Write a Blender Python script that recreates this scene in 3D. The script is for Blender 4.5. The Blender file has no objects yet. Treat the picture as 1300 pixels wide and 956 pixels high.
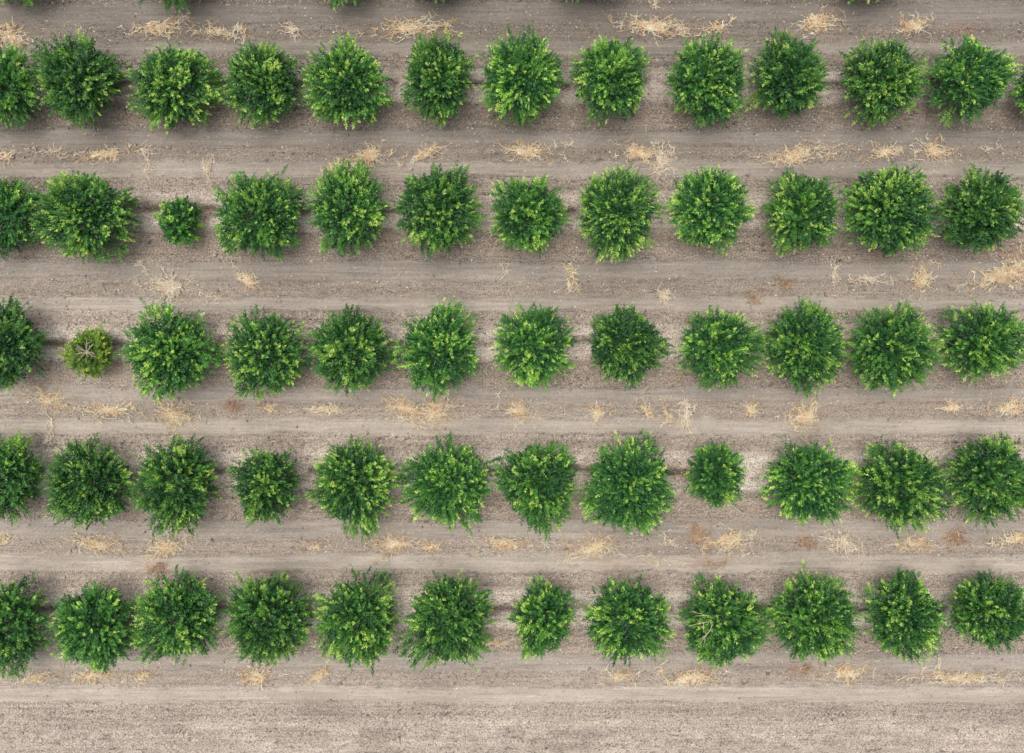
import bpy, math
import numpy as np
from mathutils import Vector

rng = np.random.default_rng(7)
SC = bpy.context.scene
COL = SC.collection
S = 0.0364            # metres of ground per photograph pixel
H = 32.0              # drone height
CY = 433.0            # photograph row straight below the camera

def at(px, py, z=0.0):
    k = (H - z) / H
    return np.array([(px - 650.0) * S * k, (CY - py) * S * k, z])

# ------------------------------------------------------------------ noise
def vnoise(x, y, seed):
    r = np.random.default_rng(seed); N = 256
    g = r.random((N, N))
    xi = np.floor(x).astype(int); yi = np.floor(y).astype(int)
    fx = x - xi; fy = y - yi
    fx = fx * fx * (3 - 2 * fx); fy = fy * fy * (3 - 2 * fy)
    a = g[xi % N, yi % N]; b = g[(xi + 1) % N, yi % N]
    c = g[xi % N, (yi + 1) % N]; d = g[(xi + 1) % N, (yi + 1) % N]
    return (a * (1 - fx) + b * fx) * (1 - fy) + (c * (1 - fx) + d * fx) * fy
def fbm(x, y, seed, o=4):
    t = 0; w = 0.5; n = 0
    for i in range(o):
        t = t + w * vnoise(x * 2 ** i + 31.7 * i, y * 2 ** i + 17.3 * i, seed + i); n += w; w *= 0.5
    return t / n            # 0..1 about .5

# ------------------------------------------------------------------ object helpers
def tag(o, label=None, cat=None, group=None, kind=None):
    if label: o['label'] = label
    if cat: o['category'] = cat
    if group: o['group'] = group
    if kind: o['kind'] = kind
    return o
def make_mesh(name, V, F3=None, F4=None, mat=None, attr=None, color=None, smooth=False):
    me = bpy.data.meshes.new(name)
    V = np.asarray(V, dtype=np.float32)
    fl = []; starts = []; tot = []; pos = 0
    n3 = 0 if F3 is None else len(F3); n4 = 0 if F4 is None else len(F4)
    loops = np.concatenate(([np.asarray(F3, dtype=np.int32).ravel()] if n3 else []) + ([np.asarray(F4, dtype=np.int32).ravel()] if n4 else []))
    ls = np.concatenate([np.arange(n3) * 3, n3 * 3 + np.arange(n4) * 4]).astype(np.int32)
    me.vertices.add(len(V)); me.vertices.foreach_set('co', V.ravel())
    me.loops.add(len(loops)); me.loops.foreach_set('vertex_index', loops)
    me.polygons.add(n3 + n4); me.polygons.foreach_set('loop_start', ls)
    me.update(calc_edges=True)
    if attr is not None:
        for k, v in attr.items():
            a = me.attributes.new(k, 'FLOAT', 'POINT'); a.data.foreach_set('value', np.asarray(v, dtype=np.float32))
    if color is not None:
        a = me.attributes.new('tint', 'FLOAT_COLOR', 'POINT')
        c = np.ones((len(V), 4), dtype=np.float32); c[:, :3] = color
        a.data.foreach_set('color', c.ravel())
    if smooth: me.polygons.foreach_set('use_smooth', np.ones(n3 + n4, dtype=bool))
    if mat: me.materials.append(mat)
    me.validate()
    return me
def link(name, me, parent=None):
    o = bpy.data.objects.new(name, me); COL.objects.link(o)
    if parent is not None: o.parent = parent
    return o

# ------------------------------------------------------------------ materials
def new_mat(name):
    m = bpy.data.materials.new(name); m.use_nodes = True
    nt = m.node_tree; nt.nodes.clear()
    out = nt.nodes.new('ShaderNodeOutputMaterial')
    return m, nt, out
def N(nt, t, **kw):
    n = nt.nodes.new(t)
    for k, v in kw.items():
        if k in n.inputs.keys(): n.inputs[k].default_value = v
        else: setattr(n, k, v)
    return n
def leaf_material(name, hue_shift=0.0):
    m, nt, out = new_mat(name); L = nt.links.new
    a = N(nt, 'ShaderNodeAttribute', attribute_name='tone')
    oi = N(nt, 'ShaderNodeObjectInfo')
    cr = N(nt, 'ShaderNodeValToRGB'); e = cr.color_ramp
    if hue_shift == 0:
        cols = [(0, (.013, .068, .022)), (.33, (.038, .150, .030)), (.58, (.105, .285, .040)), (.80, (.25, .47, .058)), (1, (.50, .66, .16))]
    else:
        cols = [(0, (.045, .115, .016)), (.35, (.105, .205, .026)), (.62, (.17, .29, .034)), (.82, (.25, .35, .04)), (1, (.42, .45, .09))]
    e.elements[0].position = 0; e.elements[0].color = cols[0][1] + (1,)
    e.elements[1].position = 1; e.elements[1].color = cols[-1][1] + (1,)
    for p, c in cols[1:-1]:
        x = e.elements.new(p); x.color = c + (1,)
    L(a.outputs['Fac'], cr.inputs[0])
    hs = N(nt, 'ShaderNodeHueSaturation')
    mr = N(nt, 'ShaderNodeMapRange'); mr.inputs['To Min'].default_value = .85; mr.inputs['To Max'].default_value = 1.15
    L(oi.outputs['Random'], mr.inputs['Value']); L(mr.outputs[0], hs.inputs['Value'])
    L(cr.outputs[0], hs.inputs['Color'])
    b = N(nt, 'ShaderNodeBsdfPrincipled', Roughness=.42); b.inputs['Specular IOR Level'].default_value = .45
    L(hs.outputs[0], b.inputs['Base Color'])
    t = N(nt, 'ShaderNodeBsdfTranslucent')
    mx = N(nt, 'ShaderNodeMix', data_type='RGBA', blend_type='MULTIPLY'); mx.inputs[0].default_value = 1
    L(hs.outputs[0], mx.inputs[6]); mx.inputs[7].default_value = (1.5, 1.5, .6, 1)
    L(mx.outputs[2], t.inputs['Color'])
    ms = N(nt, 'ShaderNodeMixShader'); ms.inputs[0].default_value = .24
    L(b.outputs[0], ms.inputs[1]); L(t.outputs[0], ms.inputs[2]); L(ms.outputs[0], out.inputs[0])
    return m
def tint_material(name, rough=.85, noise_scale=0, spec=.2):
    m, nt, out = new_mat(name); L = nt.links.new
    a = N(nt, 'ShaderNodeAttribute', attribute_name='tint')
    b = N(nt, 'ShaderNodeBsdfPrincipled', Roughness=rough); b.inputs['Specular IOR Level'].default_value = spec
    if noise_scale:
        n = N(nt, 'ShaderNodeTexNoise', Scale=noise_scale, Detail=3.0)
        mr = N(nt, 'ShaderNodeMapRange'); mr.inputs['From Min'].default_value = .3; mr.inputs['From Max'].default_value = .7
        mr.inputs['To Min'].default_value = .65; mr.inputs['To Max'].default_value = 1.25
        L(n.outputs['Fac'], mr.inputs['Value'])
        g = N(nt, 'ShaderNodeNewGeometry'); L(g.outputs['Position'], n.inputs['Vector'])
        v = N(nt, 'ShaderNodeVectorMath', operation='SCALE'); L(a.outputs['Color'], v.inputs[0]); L(mr.outputs[0], v.inputs['Scale'])
        L(v.outputs[0], b.inputs['Base Color'])
    else:
        L(a.outputs['Color'], b.inputs['Base Color'])
    L(b.outputs[0], out.inputs[0])
    return m
def bark_material(name, c1, c2):
    m, nt, out = new_mat(name); L = nt.links.new
    g = N(nt, 'ShaderNodeTexCoord'); n = N(nt, 'ShaderNodeTexNoise', Scale=14.0, Detail=4.0)
    L(g.outputs['Object'], n.inputs['Vector'])
    cr = N(nt, 'ShaderNodeValToRGB'); cr.color_ramp.elements[0].position = .35; cr.color_ramp.elements[1].position = .68
    cr.color_ramp.elements[0].color = c1 + (1,); cr.color_ramp.elements[1].color = c2 + (1,)
    L(n.outputs['Fac'], cr.inputs[0])
    b = N(nt, 'ShaderNodeBsdfPrincipled', Roughness=.85); L(cr.outputs[0], b.inputs['Base Color'])
    bp = N(nt, 'ShaderNodeBump', Strength=.5, Distance=.01); L(n.outputs['Fac'], bp.inputs['Height']); L(bp.outputs[0], b.inputs['Normal'])
    L(b.outputs[0], out.inputs[0])
    return m

M_leaf = leaf_material('citrus_leaf'); M_olive = leaf_material('olive_leaf', 1)
M_bark = bark_material('bark', (.07, .05, .035), (.20, .155, .11))
M_pale = bark_material('pale_wood', (.30, .25, .17), (.50, .44, .32))
M_straw = tint_material('straw', .7, 0, .3)
M_clod = tint_material('clods', .95, 30)
M_litter = tint_material('litter', .8)

# ------------------------------------------------------------------ ground
PER = 167.0; BASE = 434.0
def lane_phase(py):
    # small irregularities of the real row spacing
    w = np.interp(py, [-67, 52, 107, 205, 267, 376, 434, 531, 598, 704, 772, 871],
                      [-67, 36.5, 100, 203.5, 267, 370.5, 434, 537.5, 601, 704.5, 768, 871.5], left=None, right=None)
    w = np.where(py > 871, py + .5, w); w = np.where(py < -67, py, w)
    return np.mod((w - BASE) / PER, 1.0)
C = dict(pale=(.66, .56, .475), brown=(.345, .280, .228), grey=(.305, .264, .226), rough=(.325, .272, .225),
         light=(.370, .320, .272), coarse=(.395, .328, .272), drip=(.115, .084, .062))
STOPS = [(0, 'pale'), (.115, 'pale'), (.165, 'brown'), (.33, 'brown'), (.38, 'grey'), (.48, 'grey'), (.51, 'rough'),
         (.605, 'rough'), (.63, 'light'), (.72, 'light'), (.755, 'coarse'), (.84, 'coarse'), (.90, 'pale'), (1, 'pale')]
def soil(X, Y):
    px = X / S + 650; py = CY - Y / S
    warp = (fbm(px / 90, py / 40, 3) - .5) * 9 + (fbm(px / 14, py / 10, 5) - .5) * 7
    f = lane_phase(py + warp)
    xs = [s[0] for s in STOPS]
    col = np.stack([np.interp(f, xs, [C[s[1]][k] for s in STOPS]) for k in range(3)], -1)
    # pale shoulders are patchy
    pal = np.clip(1 - np.minimum(f, 1 - f) / .15, 0, 1) ** .5
    patch = fbm(px / 34, py / 16, 11)
    k = pal * np.clip((.45 - patch) * 11 + np.clip((py - 885) / 30, 0, 1) * .8, 0, 1)
    col = col * (1 - k[..., None]) + np.array(C['coarse']) * k[..., None]
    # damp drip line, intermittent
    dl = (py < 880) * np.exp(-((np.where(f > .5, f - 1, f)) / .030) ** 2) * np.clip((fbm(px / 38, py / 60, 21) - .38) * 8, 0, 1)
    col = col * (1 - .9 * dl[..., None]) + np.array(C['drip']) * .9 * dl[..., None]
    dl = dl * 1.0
    # narrow dark crumb line and wheel lines
    for ff, wd, st in ((.745, .010, .30), (.625, .007, .22), (.50, .007, .15), (.36, .008, .12), (.80, .008, .16)):
        l = np.exp(-((f - ff) / wd) ** 2) * np.clip((fbm(px / 50, py / 30, int(ff * 900)) - .38) * 4, 0, 1) * st
        col = col * (1 - l[..., None])
    # tyre tread prints pressed into the wheel lanes
    for ff, wd, sg in ((.655, .014, 1), (.70, .014, -1), (.435, .013, 1), (.475, .013, -1)):
        tr = np.exp(-((f - ff) / wd) ** 4) * np.clip((fbm(px / 60, py / 60, int(ff * 700)) - .46) * 6, 0, 1) * (.5 + .5 * np.sin(px * 2 * np.pi / 7.0 + sg * py * 1.1))
        col = col * (1 - .20 * tr[..., None])
    # long streaks along the lane, blotches
    st = (fbm(px / 120, py / 3.2, 41, 4) - .5)
    bl = (fbm(px / 70, py / 45, 51, 4) - .5)
    fi = (fbm(px / 5, py / 4, 61, 3) - .5)
    col = col * (1 + .34 * st + .40 * bl + .26 * fi * np.interp(f, [0, .36, .39, .48, .51, .61, .64, .72, .75, 1], [1, 1, .3, .3, 1, 1, .3, .3, 1, 1]))[..., None]
    # the ground is darker in the upper lanes, lighter lower down
    lane_tone = np.interp(py, [-100, 60, 200, 330, 480, 700, 960], [.62, .68, .78, .89, 1.0, 1.06, 1.08])
    lane_tone = lane_tone * np.interp(px, [0, 400, 1300], [1.04, 1.0, .99])
    col = col * lane_tone[..., None]
    far = np.clip((py - 868) / 26, 0, 1)[..., None]
    col = col * (1 - .7 * far) + np.array((.36, .305, .256)) * (1 + .4 * st + .4 * bl)[..., None] * .7 * far
    # reddish leaf stains
    for (sx, sy, rx_, ry_, s_) in RED:
        d = np.exp(-((px - sx) / rx_) ** 2 - ((py - sy) / ry_) ** 2) * s_ * np.clip(fbm(px / 6, py / 5, 71) * 2.6 - .7, 0, 1)
        col = col * (1 - d[..., None]) + np.array((.30, .145, .085)) * d[..., None]
    h = .0
    h = .10 * np.exp(-(np.minimum(f, 1 - f) / .16) ** 2) - .025 * np.exp(-((f - .43) / .05) ** 2) - .03 * np.exp(-((f - .675) / .045) ** 2)
    h = h - .04 * dl + (fbm(px / 20, py / 9, 81) - .5) * .07 + (fbm(px / 4.5, py / 3, 91, 3) - .5) * .05 * np.interp(f, [0, .36, .38, .49, .51, .61, .64, .72, .75, 1], [1, 1, .35, .35, .9, .9, .3, .3, 1.2, 1.2])
    return np.clip(col, .02, .7), h, f
RED = [(140, 461, 16, 10, .75), (200, 721, 24, 7, .7), (297, 516, 13, 10, .7), (1212, 683, 16, 12, .6), (1023, 687, 14, 10, .5),
       (900, 716, 24, 6, .5), (785, 716, 22, 12, .4), (1018, 850, 22, 8, .55), (540, 535, 30, 8, .25), (885, 680, 12, 16, .5),
       (1188, 510, 9, 6, .5), (1280, 318, 26, 10, .5), (1120, 326, 30, 8, .35), (345, 515, 18, 8, .4), (705, 470, 26, 10, .3),
       (1215, 37, 10, 7, .5), (1232, 38, 8, 6, .4), (585, 518, 14, 10, .4), (870, 605, 12, 16, .35), (1240, 715, 20, 6, .3),
       (560, 40, 22, 12, .4), (860, 480, 20, 8, .25), (265, 275, 16, 12, .35), (1296, 810, 18, 8, .3)]

def build_ground():
    dx = .075
    xs = np.arange(-27.5, 27.5 + dx, dx); ys = np.arange(-23, 20 + dx, dx)
    ext = np.array([1, 3, 7, 15, 32, 66, 130, 260, 500.])
    xs = np.concatenate([xs[0] - ext[::-1], xs, xs[-1] + ext]); ys = np.concatenate([ys[0] - ext[::-1], ys, ys[-1] + ext])
    X, Y = np.meshgrid(xs, ys)
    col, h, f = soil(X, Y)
    nx, ny = len(xs), len(ys)
    idx = np.arange(nx * ny).reshape(ny, nx)
    F = np.stack([idx[:-1, :-1], idx[:-1, 1:], idx[1:, 1:], idx[1:, :-1]], -1).reshape(-1, 4)
    V = np.stack([X, Y, h], -1).reshape(-1, 3)
    smoothband = np.interp(f, [0, .36, .39, .48, .51, .61, .64, .72, .75, 1], [1, 1, .3, .3, .8, .8, .25, .25, 1, 1])
    m, nt, out = new_mat('orchard_soil'); L = nt.links.new
    a = N(nt, 'ShaderNodeAttribute', attribute_name='tint'); r = N(nt, 'ShaderNodeAttribute', attribute_name='crumb')
    g = N(nt, 'ShaderNodeNewGeometry')
    # crumbs
    n1 = N(nt, 'ShaderNodeTexNoise', Scale=15.0, Detail=6.0, Roughness=.75); L(g.outputs['Position'], n1.inputs['Vector'])
    # wheel streaks along x
    mp = N(nt, 'ShaderNodeMapping'); mp.inputs['Scale'].default_value = (.35, 9.0, 1); L(g.outputs['Position'], mp.inputs['Vector'])
    n2 = N(nt, 'ShaderNodeTexNoise', Scale=1.0, Detail=6.0, Roughness=.65, Distortion=.6); L(mp.outputs[0], n2.inputs['Vector'])
    vo = N(nt, 'ShaderNodeTexVoronoi', Scale=13.0); L(g.outputs['Position'], vo.inputs['Vector'])
    def rmap(sock, f0, f1, t0, t1):
        q = N(nt, 'ShaderNodeMapRange'); q.inputs['From Min'].default_value = f0; q.inputs['From Max'].default_value = f1
        q.inputs['To Min'].default_value = t0; q.inputs['To Max'].default_value = t1; L(sock, q.inputs['Value']); return q.outputs[0]
    def mth(op, s1, s2):
        q = N(nt, 'ShaderNodeMath', operation=op)
        for i, s in enumerate((s1, s2)):
            if isinstance(s, (int, float)): q.inputs[i].default_value = s
            else: L(s, q.inputs[i])
        return q.outputs[0]
    c1 = rmap(n1.outputs['Fac'], .36, .64, -.62, .62)
    c1 = mth('MULTIPLY', c1, r.outputs['Fac'])
    c2 = rmap(n2.outputs['Fac'], .3, .7, -.15, .15)
    c3 = rmap(vo.outputs['Distance'], .0, .16, .5, 0)      # small pale chips
    # shade in crevices between clods, painted as small dark crumbs, and thin broken ruts along the lane
    n4 = N(nt, 'ShaderNodeTexNoise', Scale=4.2, Detail=4.0, Roughness=.7, Distortion=.5)
    mp4 = N(nt, 'ShaderNodeMapping'); mp4.inputs['Scale'].default_value = (.75, 1.5, 1); L(g.outputs['Position'], mp4.inputs['Vector']); L(mp4.outputs[0], n4.inputs['Vector'])
    n5 = N(nt, 'ShaderNodeTexNoise', Scale=.55, Detail=2.0); L(g.outputs['Position'], n5.inputs['Vector'])
    c4 = mth('MULTIPLY', mth('MULTIPLY', rmap(n4.outputs['Fac'], .54, .62, 0, -.46), rmap(n5.outputs['Fac'], .40, .58, .15, 1)), r.outputs['Fac'])
    mp6 = N(nt, 'ShaderNodeMapping'); mp6.inputs['Scale'].default_value = (.28, 3.6, 1); L(g.outputs['Position'], mp6.inputs['Vector'])
    n6 = N(nt, 'ShaderNodeTexNoise', Scale=1.0, Detail=7.0, Roughness=.6, Distortion=1.2); L(mp6.outputs[0], n6.inputs['Vector'])
    rg = mth('ABSOLUTE', mth('SUBTRACT', n6.outputs['Fac'], .5), 0)
    c5 = mth('MULTIPLY', rmap(rg, .0, .018, -.32, 0), rmap(n5.outputs['Fac'], .42, .55, 1, .1))
    c4 = mth('ADD', c4, c5)
    n3 = N(nt, 'ShaderNodeTexNoise', Scale=1.6, Detail=3.0); L(g.outputs['Position'], n3.inputs['Vector'])
    c3 = mth('MULTIPLY', mth('MULTIPLY', c3, rmap(n3.outputs['Fac'], .45, .62, 0, 1)), r.outputs['Fac'])
    sc = mth('ADD', mth('ADD', mth('ADD', mth('ADD', c1, c2), c3), c4), 1.0)
    wm = N(nt, 'ShaderNodeVectorMath', operation='MULTIPLY'); L(a.outputs['Color'], wm.inputs[0]); wm.inputs[1].default_value = (.985, .985, .965)
    v = N(nt, 'ShaderNodeVectorMath', operation='SCALE'); L(wm.outputs[0], v.inputs[0]); L(sc, v.inputs['Scale'])
    b = N(nt, 'ShaderNodeBsdfPrincipled', Roughness=.95); b.inputs['Specular IOR Level'].default_value = .12
    L(v.outputs[0], b.inputs['Base Color'])
    bp = N(nt, 'ShaderNodeBump', Strength=1.0, Distance=.08)
    hh = mth('ADD', mth('MULTIPLY', n1.outputs['Fac'], r.outputs['Fac']), mth('MULTIPLY', n2.outputs['Fac'], .5))
    L(hh, bp.inputs['Height']); L(bp.outputs[0], b.inputs['Normal']); L(b.outputs[0], out.inputs[0])
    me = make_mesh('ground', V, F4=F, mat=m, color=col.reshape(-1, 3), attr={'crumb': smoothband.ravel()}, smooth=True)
    tag(link('ground', me), 'bare grey brown orchard soil with wheel lanes and pale dusty strips', None, None, 'structure')
build_ground()

def ground_h(x, y):
    return soil(np.atleast_1d(np.array(x, dtype=float)), np.atleast_1d(np.array(y, dtype=float)))[1]

# ------------------------------------------------------------------ clods and litter (uncountable)
def scatter(n, dens, seed):
    r = np.random.default_rng(seed)
    P = np.stack([r.uniform(-27, 27, n * 3), r.uniform(-22, 19, n * 3)], -1)
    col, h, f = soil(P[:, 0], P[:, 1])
    pr = np.interp(f, dens[0], dens[1]) * np.clip(fbm(P[:, 0] * .9, P[:, 1] * 1.6, seed + 5) * 3 - .8, .15, 1)
    k = r.random(len(P)) < pr
    return P[k][:n], col[k][:n], h[k][:n], r
def clods():
    P, col, h, r = scatter(45000, ([0, .1, .2, .36, .39, .48, .52, .6, .64, .72, .75, .9, 1], [.7, .7, .8, .8, .15, .15, .7, .7, .12, .12, 1, .9, .7]), 101)
    n = len(P)
    base = np.array([[1, 0, 0], [0, 1, 0], [-1, 0, 0], [0, -1, 0], [0, 0, .8], [0, 0, -.6]], float)
    V = base[None] * r.uniform(.6, 1.35, (n, 6, 1))
    an = r.uniform(0, 6.28, n); ca, sa = np.cos(an), np.sin(an)
    V = np.stack([V[..., 0] * ca[:, None] - V[..., 1] * sa[:, None], V[..., 0] * sa[:, None] + V[..., 1] * ca[:, None], V[..., 2]], -1)
    s = r.gamma(2.2, .0075, n) + .008; big = r.random(n) < .07; s[big] *= r.uniform(1.5, 2.6, big.sum()); s = np.minimum(s, .085)
    V = V * s[:, None, None] + np.stack([P[:, 0], P[:, 1], h + s * .35], -1)[:, None, :]
    t = np.array([[0, 1, 4], [1, 2, 4], [2, 3, 4], [3, 0, 4], [1, 0, 5], [2, 1, 5], [3, 2, 5], [0, 3, 5]])
    F = (t[None] + (np.arange(n) * 6)[:, None, None]).reshape(-1, 3)
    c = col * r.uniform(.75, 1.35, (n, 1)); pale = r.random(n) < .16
    c[pale] = np.array((.58, .52, .45)) * r.uniform(.8, 1.15, (pale.sum(), 1))
    me = make_mesh('soil_clods', V.reshape(-1, 3), F3=F, mat=M_clod, color=np.repeat(c, 6, 0))
    tag(link('soil_clods', me), 'small soil crumbs and pale pebbles scattered over the orchard floor', 'clods', None, 'stuff')
def litter():
    P, col, h, r = scatter(42000, ([0, .12, .2, .33, .4, .5, .6, .64, .73, .8, .9, 1], [.6, .8, 1, 1, .25, .4, .4, .2, .2, .5, .5, .6]), 202)
    n = len(P); l = r.uniform(.02, .06, n); w = l * r.uniform(.15, .5, n); an = r.normal(0, 1.0, n)
    d = np.stack([np.cos(an), np.sin(an), r.normal(0, .15, n)], -1) * l[:, None]; e = np.stack([-np.sin(an), np.cos(an), r.normal(0, .3, n)], -1) * w[:, None]
    c0 = np.stack([P[:, 0], P[:, 1], h + .018], -1)
    up = np.array([0, 0, .006])
    V = np.stack([c0 - d, c0 + e, c0 + d, c0 - e, c0 + up], 1)
    F = (np.array([[0, 3, 4], [3, 2, 4], [2, 1, 4], [1, 0, 4]])[None] + (np.arange(n) * 5)[:, None, None]).reshape(-1, 3)
    pal = np.array([(.50, .40, .28), (.62, .56, .46), (.26, .15, .09), (.40, .27, .17), (.16, .11, .08), (.55, .50, .42)])
    c = pal[r.choice(6, n, p=[.26, .2, .18, .18, .08, .1])] * r.uniform(.7, 1.2, (n, 1))
    me = make_mesh('leaf_litter', V.reshape(-1, 3), F3=F, mat=M_litter, color=np.repeat(c, 5, 0))
    tag(link('leaf_litter', me), 'fine dry leaf litter and straw bits strewn along the tree rows', 'leaf litter', None, 'stuff')
clods(); litter()

# ------------------------------------------------------------------ tubes
def tube(path, rad, sides=5):
    P = np.asarray(path, float); n = len(P); rad = np.broadcast_to(np.asarray(rad, float), (n,))
    T = np.gradient(P, axis=0); T /= np.linalg.norm(T, axis=1)[:, None] + 1e-9
    ref = np.array([0, 0, 1.]) if abs(T[:, 2]).mean() < .8 else np.array([1., 0, 0])
    A = np.cross(T, ref); A /= np.linalg.norm(A, axis=1)[:, None] + 1e-9; B = np.cross(T, A)
    th = np.arange(sides) * 2 * np.pi / sides
    V = P[:, None] + rad[:, None, None] * (np.cos(th)[None, :, None] * A[:, None] + np.sin(th)[None, :, None] * B[:, None])
    i = np.arange(n - 1)[:, None] * sides; j = np.arange(sides)[None]; k = (j + 1) % sides
    F = np.stack([i + j, i + k, i + sides + k, i + sides + j], -1).reshape(-1, 4)
    return V.reshape(-1, 3), F
def join(parts):
    Vs, Fs, o = [], [], 0
    for V, F in parts: Vs.append(V); Fs.append(F + o); o += len(V)
    return np.concatenate(Vs), np.concatenate(Fs)

# ------------------------------------------------------------------ trees
def unit(a): return a / (np.linalg.norm(a, axis=-1, keepdims=True) + 1e-9)
def leaves(pos, d, nrm, ln, wd, tone):
    """folded diamond leaves"""
    s = unit(np.cross(nrm, d)); n = np.cross(d, s)
    mid = pos + d * (ln * .45)[:, None]
    V = np.stack([pos, mid + s * (wd * .5)[:, None] + n * (wd * .16)[:, None], pos + d * ln[:, None] - n * (ln * .10)[:, None],
                  mid - s * (wd * .5)[:, None] + n * (wd * .16)[:, None]], 1)
    q = np.arange(len(pos))[:, None, None] * 4
    F = (np.array([[0, 2, 1], [0, 3, 2]])[None] + q).reshape(-1, 3)
    return V.reshape(-1, 3), F, np.repeat(tone, 4)
def crown_mesh(a, b, h, c, seed, mat, dens=1.0, opening=0.0, tips=.5):
    r = np.random.default_rng(seed)
    size = (a + b) / 2 / 2.0
    ncl = max(18, int(64 * size ** 1.6)) if not opening else 60
    # clump directions, spread over a dome
    cd = []
    for _ in range(4000):
        v = unit(r.normal(size=3)); 
        if v[2] < -.30: continue
        if opening and v[2] > .88: continue
        if all(np.dot(v, u) < math.cos(.255 / size ** (.7 if not opening else .2)) for u in cd): cd.append(v)
        if len(cd) >= ncl: break
    cd = np.array(cd); ncl = len(cd)
    crad = r.uniform(.74, 1.04, ncl); ctone = r.normal(0, .12, ncl) + (crad - .9) * .5; ctip = np.clip(r.normal(tips - .05, .45, ncl), 0, 1)
    ph = r.uniform(0, 6.28, 4); am = r.uniform(.0, 1, 4) * np.array([.055, .06, .06, .045])
    nsh = int(640 * size ** 1.7 * dens)
    wt = .75 + .6 * np.clip(cd[:, 2], 0, 1); ci = r.choice(ncl, nsh, p=wt / wt.sum())
    sd = unit(cd[ci] + r.normal(0, .12, (nsh, 3)))
    lobe = unit(np.append(r.normal(size=2), .1)); lamp = r.uniform(-.09, .12); lobe2 = unit(np.append(r.normal(size=2), .1)); lamp2 = r.uniform(-.08, .10)
    az = np.arctan2(sd[:, 1], sd[:, 0]); hor = np.sqrt(1 - sd[:, 2] ** 2)
    lump = 1 + sum(am[k] * np.cos((k + 2) * az + ph[k]) for k in range(4)) * hor
    lump = lump + lamp * np.clip(sd @ lobe - .55, 0, 1) * 2.2 + lamp2 * np.clip(sd @ lobe2 - .7, 0, 1) * 3
    R = (crad[ci] + r.normal(0, .055, nsh)) * lump
    long = r.random(nsh) < .07; R[long] += r.uniform(.05, .17, long.sum())
    if size < .7: R += r.normal(0, .09, nsh)
    hz = np.sign(sd[:, 2]) * np.abs(sd[:, 2]) ** .9
    E = np.stack([sd[:, 0] * a, sd[:, 1] * b, hz * h], -1)
    tip = np.array(c) + E * R[:, None]
    tip[:, 2] = np.maximum(tip[:, 2], .12 + r.random(nsh) * .2)
    ax = unit(unit(E) + np.array([0, 0, .12]) + r.normal(0, .24, (nsh, 3)) + .25 * (cd[ci] - np.array([0, 0, .3])))
    low = sd[:, 2] < .1; ax[low] = unit(ax[low] + np.array([0, 0, -.35]))
    Ls = r.uniform(.36, .74, nsh) * min(1, size + .25)
    per = r.integers(20, 33, nsh)
    si = np.repeat(np.arange(nsh), per); n = len(si)
    first = np.concatenate([[0], np.cumsum(per)[:-1]])
    k = (np.arange(n) - first[si]) / per[si]
    t = k + r.random(n) * .04
    curve = (1 - t)[:, None] ** 2 * np.array([0, 0, -.08])
    pos = tip[si] - ax[si] * (Ls[si] * (1 - t))[:, None] + curve + r.normal(0, .012, (n, 3))
    th = np.arange(n) * 2.4 + r.normal(0, .4, n)
    ref = unit(np.cross(ax[si], unit(r.normal(size=(nsh, 3)))[si])); ref2 = np.cross(ax[si], ref)
    al = np.interp(t, [0, .8, 1], [1.1, .78, .35]) + r.normal(0, .15, n)
    d = unit(ax[si] * np.cos(al)[:, None] + (ref * np.cos(th)[:, None] + ref2 * np.sin(th)[:, None]) * np.sin(al)[:, None] + np.array([0, 0, -.08]))
    nr = unit(np.array([0, 0, .9]) + ax[si] * .5 + r.normal(0, .38, (n, 3)))
    ln = r.uniform(.085, .135, n) * np.interp(t, [0, .7, 1], [1, 1, .75]); wd = ln * r.uniform(.40, .52, n)
    stip = (r.random(nsh) < ctip[ci] * .75)
    tone = .33 + ctone[ci][si] + r.normal(0, .07, nsh)[si] + r.normal(0, .09, n) + .06 * t
    yt = stip[si] & (t > .50)
    tone[yt] += (r.uniform(.14, .60, nsh)[si] * np.interp(t, [.5, .75, 1], [.35, .9, 1.15]))[yt]
    odd = r.random(n) < .015; tone[odd] = r.uniform(.8, 1, odd.sum())
    V1, F1, T1 = leaves(pos, d, nr, ln, wd, np.clip(tone, 0.02, 1))
    # inner leaves, dark green that paints shade into the gaps between shoots
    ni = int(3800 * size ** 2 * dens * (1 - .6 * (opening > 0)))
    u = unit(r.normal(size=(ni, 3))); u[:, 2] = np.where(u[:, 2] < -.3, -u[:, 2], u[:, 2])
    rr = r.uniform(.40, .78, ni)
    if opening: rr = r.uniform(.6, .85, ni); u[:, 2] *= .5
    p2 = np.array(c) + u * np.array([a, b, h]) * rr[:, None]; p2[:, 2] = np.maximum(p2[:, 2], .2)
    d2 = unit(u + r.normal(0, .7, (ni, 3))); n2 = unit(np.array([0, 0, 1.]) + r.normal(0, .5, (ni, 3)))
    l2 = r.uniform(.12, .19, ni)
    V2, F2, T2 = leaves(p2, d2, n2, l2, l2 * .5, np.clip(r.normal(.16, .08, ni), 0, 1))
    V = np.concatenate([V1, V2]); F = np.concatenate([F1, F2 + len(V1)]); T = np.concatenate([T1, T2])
    return V, F, T, tip, sd
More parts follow.
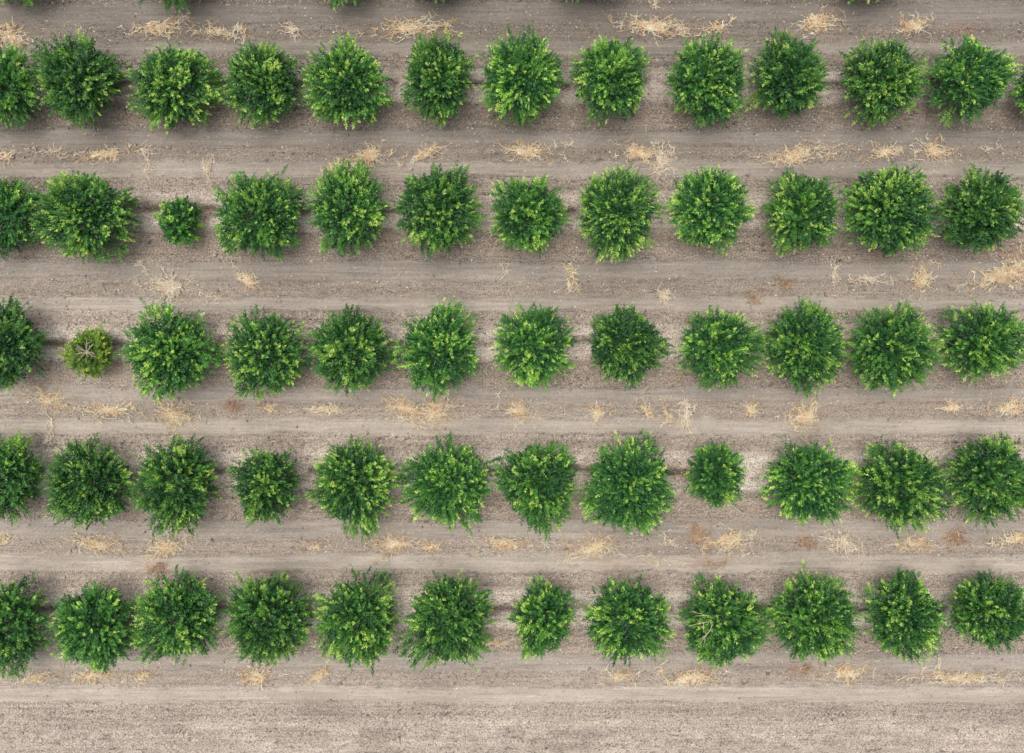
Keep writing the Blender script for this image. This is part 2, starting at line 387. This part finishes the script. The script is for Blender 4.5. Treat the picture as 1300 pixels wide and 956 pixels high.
def tree(px, py, rx, ry, row_py, label, kind='full', seed=0, tips=.5):
    r = np.random.default_rng(seed + 999)
    size = (rx + ry) / 2
    ht = {'full': 1.25, 'small': .8, 'sparse': .85, 'young': 1.05}[kind] * (1 if kind != 'full' else (size / 56) ** .5)
    zc = ht * 1.0
    k = (H - zc) / H
    cx, cy, _ = at(px, py, zc)
    a, b = (rx - 1.5) * S * k * 1.035, (ry - 1.5) * S * k * 1.02
    tx, ty, _ = at(px, row_py, 0)
    # the stem stands on the row line; crown slightly heavier on one side
    tx = cx + (r.random() - .5) * .15
    ty = min(max(ty, cy - .45), cy + .45)
    gh = float(ground_h(tx, ty)[0])
    root = bpy.data.objects.new('orchard_tree' if kind in ('full',) else 'young_orchard_tree', None); COL.objects.link(root)
    root.empty_display_size = .3; root.location = (tx, ty, gh)
    tag(root, label, 'tree', 'orchard trees planted in rows')
    off = np.array([tx, ty, gh]); c = np.array([cx, cy, zc]) - off
    mat = M_olive if kind == 'sparse' else M_leaf
    V, F, T, tip, sd = crown_mesh(a, b, ht * (1.0 if kind != 'sparse' else .68) + .1, c, seed, mat, dens={'full': 1.0, 'small': 1.2, 'sparse': 1.25, 'young': 1.1}[kind],
                                  opening=(kind == 'sparse'), tips=tips)
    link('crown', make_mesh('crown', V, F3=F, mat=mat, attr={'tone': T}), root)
    tr = .085 * size / 56
    fork = np.array([r.normal(0, .03), r.normal(0, .03), .38 * ht / 1.25 if kind != 'sparse' else ht * 1.32])
    if kind == 'sparse': fork[:2] = c[:2]
    z = np.linspace(-.12, 1, 6)
    P = np.array([[0, 0, 0]]) + np.clip(z, 0, 1)[:, None] * fork; P[:, 2] = z * fork[2]; P[:, 0] += np.sin(z * 3 + seed) * .01
    Vt, Ft = tube(P, tr * np.array([1.5, 1.15, 1, .95, .95, 1.0]), 9)
    link('trunk', make_mesh('trunk', Vt, F4=Ft, mat=M_pale if kind == 'sparse' else M_bark, smooth=True), root)
    parts = []
    nl = 7 if kind != 'sparse' else 9
    for i in range(nl):
        an = i * 2 * math.pi / nl + r.normal(0, .2); el = r.uniform(.25, 1.0)
        e = c + np.array([math.cos(an) * a * math.cos(el), math.sin(an) * b * math.cos(el), ht * math.sin(el)]) * (.78 if kind != 'sparse' else .62)
        if kind == 'sparse': e[2] = c[2] + ht * .62
        mid = fork * .6 + e * .4 + np.array([0, 0, .12])
        t = np.linspace(0, 1, 7)[:, None]
        P = (1 - t) ** 2 * (fork - [0, 0, .05]) + 2 * t * (1 - t) * mid + t ** 2 * e + r.normal(0, .012, (7, 3)) * np.minimum(t * 3, 1)
        parts.append(tube(P, np.linspace(tr * .55, tr * .16, 7), 6))
        for j in range(3):
            q = P[2 + j]; dd = unit(P[3 + j] - P[2 + j] + r.normal(0, .45 * np.linalg.norm(P[3 + j] - P[2 + j]), 3))
            ln = r.uniform(.3, .55) * size / 56
            tt = np.linspace(0, 1, 4)[:, None]
            Q = q + dd * ln * tt + np.array([0, 0, .08]) * tt ** 2
            parts.append(tube(Q, np.linspace(tr * .28, tr * .1, 4), 5))
    Vl, Fl = join(parts)
    link('limbs', make_mesh('limbs', Vl, F4=Fl, mat=M_pale if kind == 'sparse' else M_bark, smooth=True), root)
    return root, off, zc, ht

ORD = ['first', 'second', 'third', 'fourth', 'fifth', 'sixth', 'seventh', 'eighth', 'ninth', 'tenth', 'eleventh', 'twelfth', 'thirteenth']
ROWS = [
 (107, [(5,108,48,50),(101,102,57,57),(222,110,54,56),(334,106,53,52),(440,107,54,55),(556,98,46,58),(663,99,53,59),(776,100,48,57),(898,103,54,57),(1000,99,49,56),(1120,103,54,54),(1229,103,54,53),(1332,112,49,44)]),
 (268, [(0,276,52,57),(108,273,62,59),(228,281,28,31),(331,273,60,57),(443,267,53,58),(555,267,56,57),(671,273,51,51),(784,269,53,58),(901,266,53,56),(1018,269,50,56),(1127,268,60,60),(1242,269,56,56)]),
 (434, [(4,439,55,58),(116,447,32,32),(217,447,61,57),(338,447,52,56),(446,445,56,56),(558,444,55,56),(677,438,48,54),(793,439,52,54),(911,441,52,53),(1021,440,53,59),(1130,442,58,57),(1246,433,55,49)]),
 (600, [(3,605,56,56),(114,612,57,57),(227,613,54,60),(339,615,45,50),(449,614,56,60),(570,614,57,57),(682,613,55,58),(798,616,59,63),(909,600,36,45),(1025,612,57,56),(1142,615,58,58),(1254,607,56,58)]),
 (773, [(10,793,56,62),(123,794,56,57),(228,783,56,58),(341,783,58,59),(455,786,54,58),(570,787,56,62),(690,783,41,52),(797,785,58,54),(916,789,57,59),(1031,782,59,58),(1146,780,51,56),(1255,776,53,50)]),
]
RN = ['top full row', 'second full row', 'third full row', 'fourth full row', 'bottom row']
# how strongly pale new shoots show, tree by tree
TIPS = {(0,2):.65,(0,3):.65,(0,7):.75,(0,8):.7,(0,10):.7,(1,4):.6,(1,7):.85,(1,8):.8,(1,10):.85,(2,3):.75,(2,5):.7,(2,8):.6,(3,9):.75,(3,10):.85,(3,4):.7,(4,0):.3,(4,8):.45,(4,1):.4,(4,6):.8,(2,0):.25,(0,0):.25,(1,0):.3,(3,0):.3,(3,3):.65}
labels = set()
for ri, (rp, lst) in enumerate(ROWS):
    for ci, (px, py, rx, ry) in enumerate(lst):
        kind = 'full'; where = f'{ORD[ci]} from left in the {RN[ri]}'
        shape = 'broad' if rx >= 59 else 'narrow' if rx <= 46 else 'oval' if ry - rx >= 5 else 'round'
        tp = TIPS.get((ri, ci), .5)
        look = f'{shape} bushy green tree' + (' with many pale shoots' if tp >= .7 else '')
        if ci == 0: look = f'green bushy tree cut by the left edge'; where = f'first in the {RN[ri]}'
        lab = look + ', ' + where
        if (ri, ci) == (0, 12): lab = 'green tree mostly beyond the right edge, thirteenth and last in the top full row'
        if (ri, ci) == (1, 2): kind = 'small'; lab = 'smallest green tree, a young bush on pale soil, third in the second full row'
        if (ri, ci) == (2, 1): kind = 'sparse'; lab = 'small olive tinted sparse tree showing bare pale branches at its centre, beside reddish soil'
        if (ri, ci) == (3, 8): kind = 'young'; lab = 'small narrow young green tree with wide soil gaps beside it, fourth full row'
        if (ri, ci) == (4, 8): lab = 'wide green tree with bare pale dead branches on its left, ninth in bottom row'
        if (ri, ci) == (4, 6): lab = 'slim green tree with many pale shoots, narrowest of the bottom row'
        assert lab not in labels and len(lab.split()) <= 16, lab
        labels.add(lab)
        rt, off, zc, ht = tree(px, py, rx, ry, rp, lab, kind, seed=ri * 20 + ci + 1, tips=tp)
        if (ri, ci) == (4, 8):
            parts = []
            for (x0, y0, x1, y1) in ((904, 787, 868, 793), (905, 793, 884, 820), (900, 781, 880, 776), (893, 789, 888, 797), (896, 804, 893, 812)):
                z0 = zc + ht * .98; z1 = zc + ht * .74
                p0 = at(x0, y0, z0) - off; p1 = at(x1, y1, z1) - off
                t = np.linspace(0, 1, 6)[:, None]
                P = p0 * (1 - t) + p1 * t + np.random.default_rng(x0).normal(0, .018, (6, 3)); P[:, 2] += (.18 * np.sin(t * 3.1))[:, 0]
                parts.append(tube(P, np.linspace(.019, .009, 6), 6))
                for s in (2, 4):
                    q = P[s]; w = unit((p1 - p0) + np.random.default_rng(s + x1).normal(0, .6, 3) * np.linalg.norm(p1 - p0)) * .28
                    parts.append(tube(np.stack([q, q + w * .5, q + w]), [.013, .01, .007], 5))
            Vb, Fb = join(parts)
            tag(link('dead_branches', make_mesh('dead_branches', Vb, F4=Fb, mat=M_pale, smooth=True), rt), 'bare pale dead branches without leaves')
# row cut by the top edge: only crown tips reach the frame
TOP = [(14, -51, 56, 57, 'first crown from the left'), (219, -55, 56, 58, 'second crown from the left'), (434, -53, 54, 56, 'third crown from the left'),
       (548, -54, 55, 57, 'fourth crown from the left'), (752, -53, 58, 57, 'fifth crown from the left'), (1110, -55, 58, 57, 'last crown on the right')]
for i, (px, py, rx, ry, w) in enumerate(TOP):
    tree(px, py, rx, ry, -60, f'green tree whose tips just enter at the top edge, {w}', 'full', 300 + i, .6)

# ------------------------------------------------------------------ dry weeds and prunings lying in the lanes
PAL = {'g': [(.82, .60, .36), (.85, .71, .48), (.64, .42, .23), (.85, .77, .60)],
       'p': [(.80, .68, .52), (.84, .76, .62), (.72, .58, .41), (.76, .64, .48)],
       'r': [(.42, .27, .16), (.54, .38, .24), (.34, .21, .13), (.62, .48, .33)]}
def weeds(px, py, w, h, pal, amount, ang, seed):
    """stalks sprawling from a few root points inside an ellipse of w x h pixels"""
    r = np.random.default_rng(seed)
    W, Hh = w * S / 2 * 1.12, h * S / 2 * 1.12
    ca, sa = math.cos(ang), math.sin(ang)
    parts = []; cols = []
    c0 = at(px, py)
    nroot = max(1, int(round(w * h / 450)) + 1)
    roots = [np.array([r.uniform(-.6, .6) * W, r.uniform(-.5, .5) * Hh]) for _ in range(nroot)]
    nst = max(3, int(amount * (w * h) ** .8 / 3.8))
    area = max(W, Hh)
    for i in range(nst):
        ro = roots[r.integers(nroot)]
        th = r.uniform(0, 2 * math.pi); rad = min(1.25, abs(r.normal(0, .60)) + .08)
        e = np.array([math.cos(th) * W, math.sin(th) * Hh]) * rad
        if w < 20 or h < 10: e = np.array([r.uniform(-1, 1) * W, r.uniform(-1, 1) * Hh])
        st = ro * r.uniform(.3, 1) + r.normal(0, .05, 2)
        if r.random() < .55: st = e + (lambda q: np.array([math.cos(q), math.sin(q)]))(r.normal(0, .9)) * r.uniform(.15, .45) * r.choice([-1, 1])
        seg = e - st; ln = np.linalg.norm(seg)
        mx = .85
        if ln > mx: st = e - seg / ln * mx * r.uniform(.6, 1); seg = e - st
        t = np.linspace(0, 1, 6)
        bend = r.normal(0, .12) * np.sin(t * 3.14); pr = np.array([-seg[1], seg[0]])
        P2 = st + seg * t[:, None] + pr * bend[:, None] + r.normal(0, .012, (6, 2))
        z = .03 + np.abs(r.normal(0, .025)) + np.sin(t * 3.14) * r.uniform(.0, .04) 
        rd = r.uniform(.007, .017)
        paths = [(P2, z, rd)]
        for j in range(r.integers(2, 6)):
            k = r.integers(1, 6); a = math.atan2(seg[1], seg[0]) + r.choice([-1, 1]) * r.uniform(.4, 1.1); l2 = r.uniform(.06, .22)
            tt = np.linspace(0, 1, 3)
            Q = P2[k] + np.array([math.cos(a), math.sin(a)]) * l2 * tt[:, None] + r.normal(0, .008, (3, 2))
            paths.append((Q, z[k] + tt * r.uniform(-.02, .05), rd * .75))
        c = np.array(PAL[pal][r.integers(4)]) * r.uniform(.8, 1.12)
        for (Q, zz, q) in paths:
            X = Q[:, 0] * ca - Q[:, 1] * sa; Y = Q[:, 0] * sa + Q[:, 1] * ca
            P3 = np.stack([X, Y, zz + np.zeros(len(X))], -1)
            Vt, Ft = tube(P3, np.linspace(q, q * .6, len(P3)), 3)
            parts.append((Vt, Ft)); cols.append(np.repeat((c * r.uniform(.88, 1.1))[None], len(Vt), 0))
    # crumpled dry leaves / seed heads stuck to the stalks
    nf = int(nst * 8)
    V, F = join(parts); Cc = np.concatenate(cols)
    pick = V[r.integers(0, len(V), nf)] + r.normal(0, .02, (nf, 3)) * [1, 1, .3]
    pick[:, 2] = np.abs(pick[:, 2]) + .012
    d = unit(r.normal(size=(nf, 3)) * [1, 1, .4]) * r.uniform(.015, .035, nf)[:, None]; s = unit(np.cross(d, r.normal(size=(nf, 3)))) * r.uniform(.005, .012, nf)[:, None]
    VL = np.stack([pick - d, pick + s, pick + d, pick - s], 1).reshape(-1, 3)
    FL = np.arange(nf * 4).reshape(-1, 4) + len(V)
    CL = np.repeat(np.array(PAL[pal])[r.integers(0, 4, nf)] * r.uniform(.85, 1.15, (nf, 1)), 4, 0)
    V = np.concatenate([V, VL]); F = np.concatenate([F, FL]); Cc = np.concatenate([Cc, CL])
    V[:, 2] += ground_h(V[:, 0] + c0[0], V[:, 1] + c0[1])
    return V, F, np.clip(Cc, 0, .85), c0

# x, y, width, height, palette, amount, tilt(deg)
PILES = [(12,48,46,30,'g',1.3,-20),(203,36,62,20,'g',1.3,5),(233,22,20,8,'p',.9,35),(272,41,62,14,'g',.9,-8),(308,41,14,18,'g',.9,60),(371,39,24,16,'p',.8,-15),
 (10,200,30,12,'g',1.0,5),(62,192,42,8,'p',.6,0),(130,196,92,16,'g',.9,8),(187,206,10,42,'p',.7,10),(264,218,12,42,'p',.7,0),(424,212,26,16,'g',1.0,20),
 (522,36,98,22,'g',1.2,5),(826,33,86,24,'g',1.3,-5),(831,9,7,20,'p',.8,0),(468,199,44,30,'g',1.2,25),(541,194,56,16,'g',1.0,28),(667,193,66,24,'g',1.3,-4),(812,196,60,26,'g',1.2,-20),(840,205,28,48,'p',1.0,5),
 (724,184,12,6,'p',.8,0),(863,38,12,18,'p',.9,0),(907,37,44,16,'g',.8,15),(1038,28,50,30,'g',1.1,15),(1160,32,38,26,'g',1.3,15),(1010,197,96,22,'g',1.2,10),(1124,193,52,16,'g',1.3,4),(1184,193,48,26,'g',1.2,-10),(1258,188,20,5,'p',.7,10),
 (215,366,60,38,'p',1.2,-10),(184,340,10,20,'p',.6,20),(265,378,34,8,'p',.6,0),(315,357,38,20,'g',1.0,-30),(62,507,62,24,'g',1.15,-15),(66,545,6,30,'p',.8,0),(140,520,68,20,'g',1.2,5),(221,528,50,34,'g',1.2,-20),
 (297,516,15,13,'r',.8,0),(341,519,28,12,'g',1.0,-20),(415,519,62,11,'g',1.2,0),(516,520,60,28,'g',1.1,-20),(552,525,56,40,'g',1.1,10),(655,521,50,26,'g',1.0,-25),(759,525,34,24,'g',1.0,30),(822,522,26,36,'g',.6,30),(846,524,14,34,'g',.7,20),(870,528,20,52,'p',.8,0),
 (725,355,12,38,'g',1.0,10),(842,376,22,24,'p',1.0,30),(640,341,8,18,'p',.6,30),(956,376,20,20,'r',.9,0),(996,360,26,16,'r',.9,-40),(1060,350,6,46,'p',.7,8),(1105,355,56,10,'p',.9,-3),(1170,354,34,46,'g',1.0,-35),(1270,350,84,26,'g',1.2,10),(1288,338,24,34,'g',1.0,-30),
 (953,520,20,32,'g',1.0,-10),(1020,529,60,34,'g',1.1,25),(1207,516,38,14,'g',1.2,0),(1281,516,64,20,'g',1.2,5),(4,686,24,14,'g',1.0,0),(124,690,62,24,'g',1.1,-12),(213,695,54,26,'g',1.1,15),(400,695,36,12,'g',.9,15),(198,721,42,10,'r',.6,0),
 (48,859,42,14,'g',1.0,5),(120,857,68,22,'g',1.1,0),(182,857,38,14,'g',1.0,25),(325,858,44,28,'g',1.1,0),(404,857,36,14,'g',1.1,20),(496,690,52,34,'g',1.3,20),(545,694,36,14,'g',.9,-10),(644,690,60,18,'g',1.2,-3),(690,692,36,7,'p',.6,5),(753,695,68,28,'g',1.4,15),
 (846,684,34,6,'p',.8,-30),(832,712,52,10,'p',.8,-8),(634,816,50,13,'g',.8,-8),(790,858,46,18,'g',1.0,0),(842,853,8,28,'g',.8,25),(868,862,22,12,'g',1.2,0),(886,678,26,34,'r',.6,10),(924,686,60,32,'g',1.2,10),(1023,687,20,16,'r',.7,0),(1070,690,58,34,'p',.8,-30),
 (1160,690,52,18,'g',1.1,0),(1212,683,24,20,'r',.9,0),(1285,684,46,16,'g',1.3,10),(900,716,40,8,'r',.5,0),(884,859,60,22,'g',1.2,8),(1020,849,34,10,'r',.7,0),(1076,852,58,26,'g',1.1,10),(1190,843,8,18,'p',.8,-20),(1216,859,124,14,'g',1.2,-2)]
def nearest(ri, x):
    l = ROWS[ri][1]; k = min(range(len(l)), key=lambda i: abs(l[i][0] - x)); return k, x - l[k][0]
SHORT = ['top full row', 'second full row', 'third full row', 'fourth full row', 'bottom row']
def pile_label(x, y, w, h, pal, am, ang):
    colr = {'g': 'golden', 'p': 'pale', 'r': 'rusty brown'}[pal]
    if min(w, h) <= 8: what = colr + ' thin dry stalk'
    elif h > 1.3 * w: what = colr + ' upright dry weed'
    elif w >= 80: what = 'long ' + colr + ' heap of dry weeds'
    elif w >= 48: what = 'wide ' + colr + ' heap of dry weeds'
    elif w >= 30: what = colr + ' clump of dry weeds'
    else: what = 'small ' + colr + ' tuft of dry weeds'
    rows = [r[0] for r in ROWS]
    if y < 100: ri, side = 0, 'above'
    else: ri = max(i for i in range(5) if rows[i] < y); side = 'below'
    k, dx = nearest(ri, x)
    if abs(dx) < 12: pos = side
    elif abs(dx) < 38: pos = side + (' right part of' if dx > 0 else ' left part of')
    else: pos = side + (' gap right of' if dx > 0 else ' gap left of')
    return f'{what}, {pos} {ORD[k]} tree, {SHORT[ri]}'
seen = {}
for i, p in enumerate(PILES):
    x, y, w, h, pal, am, ang = p
    if i in (82, 91): am += .35
    V, F, Cc, c0 = weeds(x, y, w, h, pal, am, math.radians(ang), 500 + i + (300 if i == 33 else 0))
    me = make_mesh('dry_weeds', V, F4=F, mat=M_straw, color=Cc)
    nm = 'dry_stalk' if min(w, h) <= 8 else 'dry_weed_heap'
    o = link(nm, me); o.location = (c0[0], c0[1], 0)
    lab = pile_label(*p)
    if lab in seen: print('DUPLICATE LABEL', lab, p, seen[lab])
    if len(lab.split()) > 16: print('LONG LABEL', len(lab.split()), lab)
    seen[lab] = p
    tag(o, lab, 'dry weeds', 'dry weeds lying in the lanes between tree rows')

# ------------------------------------------------------------------ camera, light, world
cam = bpy.data.cameras.new('camera'); co = bpy.data.objects.new('camera', cam); COL.objects.link(co)
co.location = (0, 0, H); co.rotation_euler = (0, 0, 0)
cam.sensor_fit = 'HORIZONTAL'; cam.sensor_width = 36.0
cam.lens = 36.0 * H / (1300 * S)
cam.shift_y = -(478 - CY) / 1300.0
cam.clip_end = 3000
SC.camera = co

SUN_EL, SUN_AZ = math.radians(76), math.radians(-60)     # azimuth measured from the top of the picture (+Y), towards the left
dirv = Vector((math.sin(SUN_AZ) * math.cos(SUN_EL), math.cos(SUN_AZ) * math.cos(SUN_EL), math.sin(SUN_EL)))
sl = bpy.data.lights.new('sun', 'SUN'); sl.energy = .9; sl.angle = math.radians(75); sl.color = (1, .965, .91)
so = bpy.data.objects.new('sun', sl); COL.objects.link(so); so.rotation_euler = dirv.to_track_quat('Z', 'Y').to_euler(); so.location = (0, 0, 60)
wd = bpy.data.worlds.new('World'); SC.world = wd; wd.use_nodes = True
nt = wd.node_tree; bg = nt.nodes['Background']
sky = nt.nodes.new('ShaderNodeTexSky'); sky.sky_type = 'NISHITA'; sky.sun_disc = False
sky.sun_elevation = SUN_EL; sky.sun_rotation = SUN_AZ; sky.air_density = 1.0; sky.dust_density = 5.0; sky.ozone_density = .6
hs = nt.nodes.new('ShaderNodeHueSaturation'); hs.inputs['Saturation'].default_value = .45
nt.links.new(sky.outputs[0], hs.inputs['Color']); nt.links.new(hs.outputs[0], bg.inputs['Color']); bg.inputs['Strength'].default_value = .15
vs = SC.view_settings; vs.view_transform = 'Standard'; vs.look = 'None'; vs.gamma = 1; vs.use_curve_mapping = False; vs.exposure = 0.50
SC.render.resolution_x = 1024; SC.render.resolution_y = 753
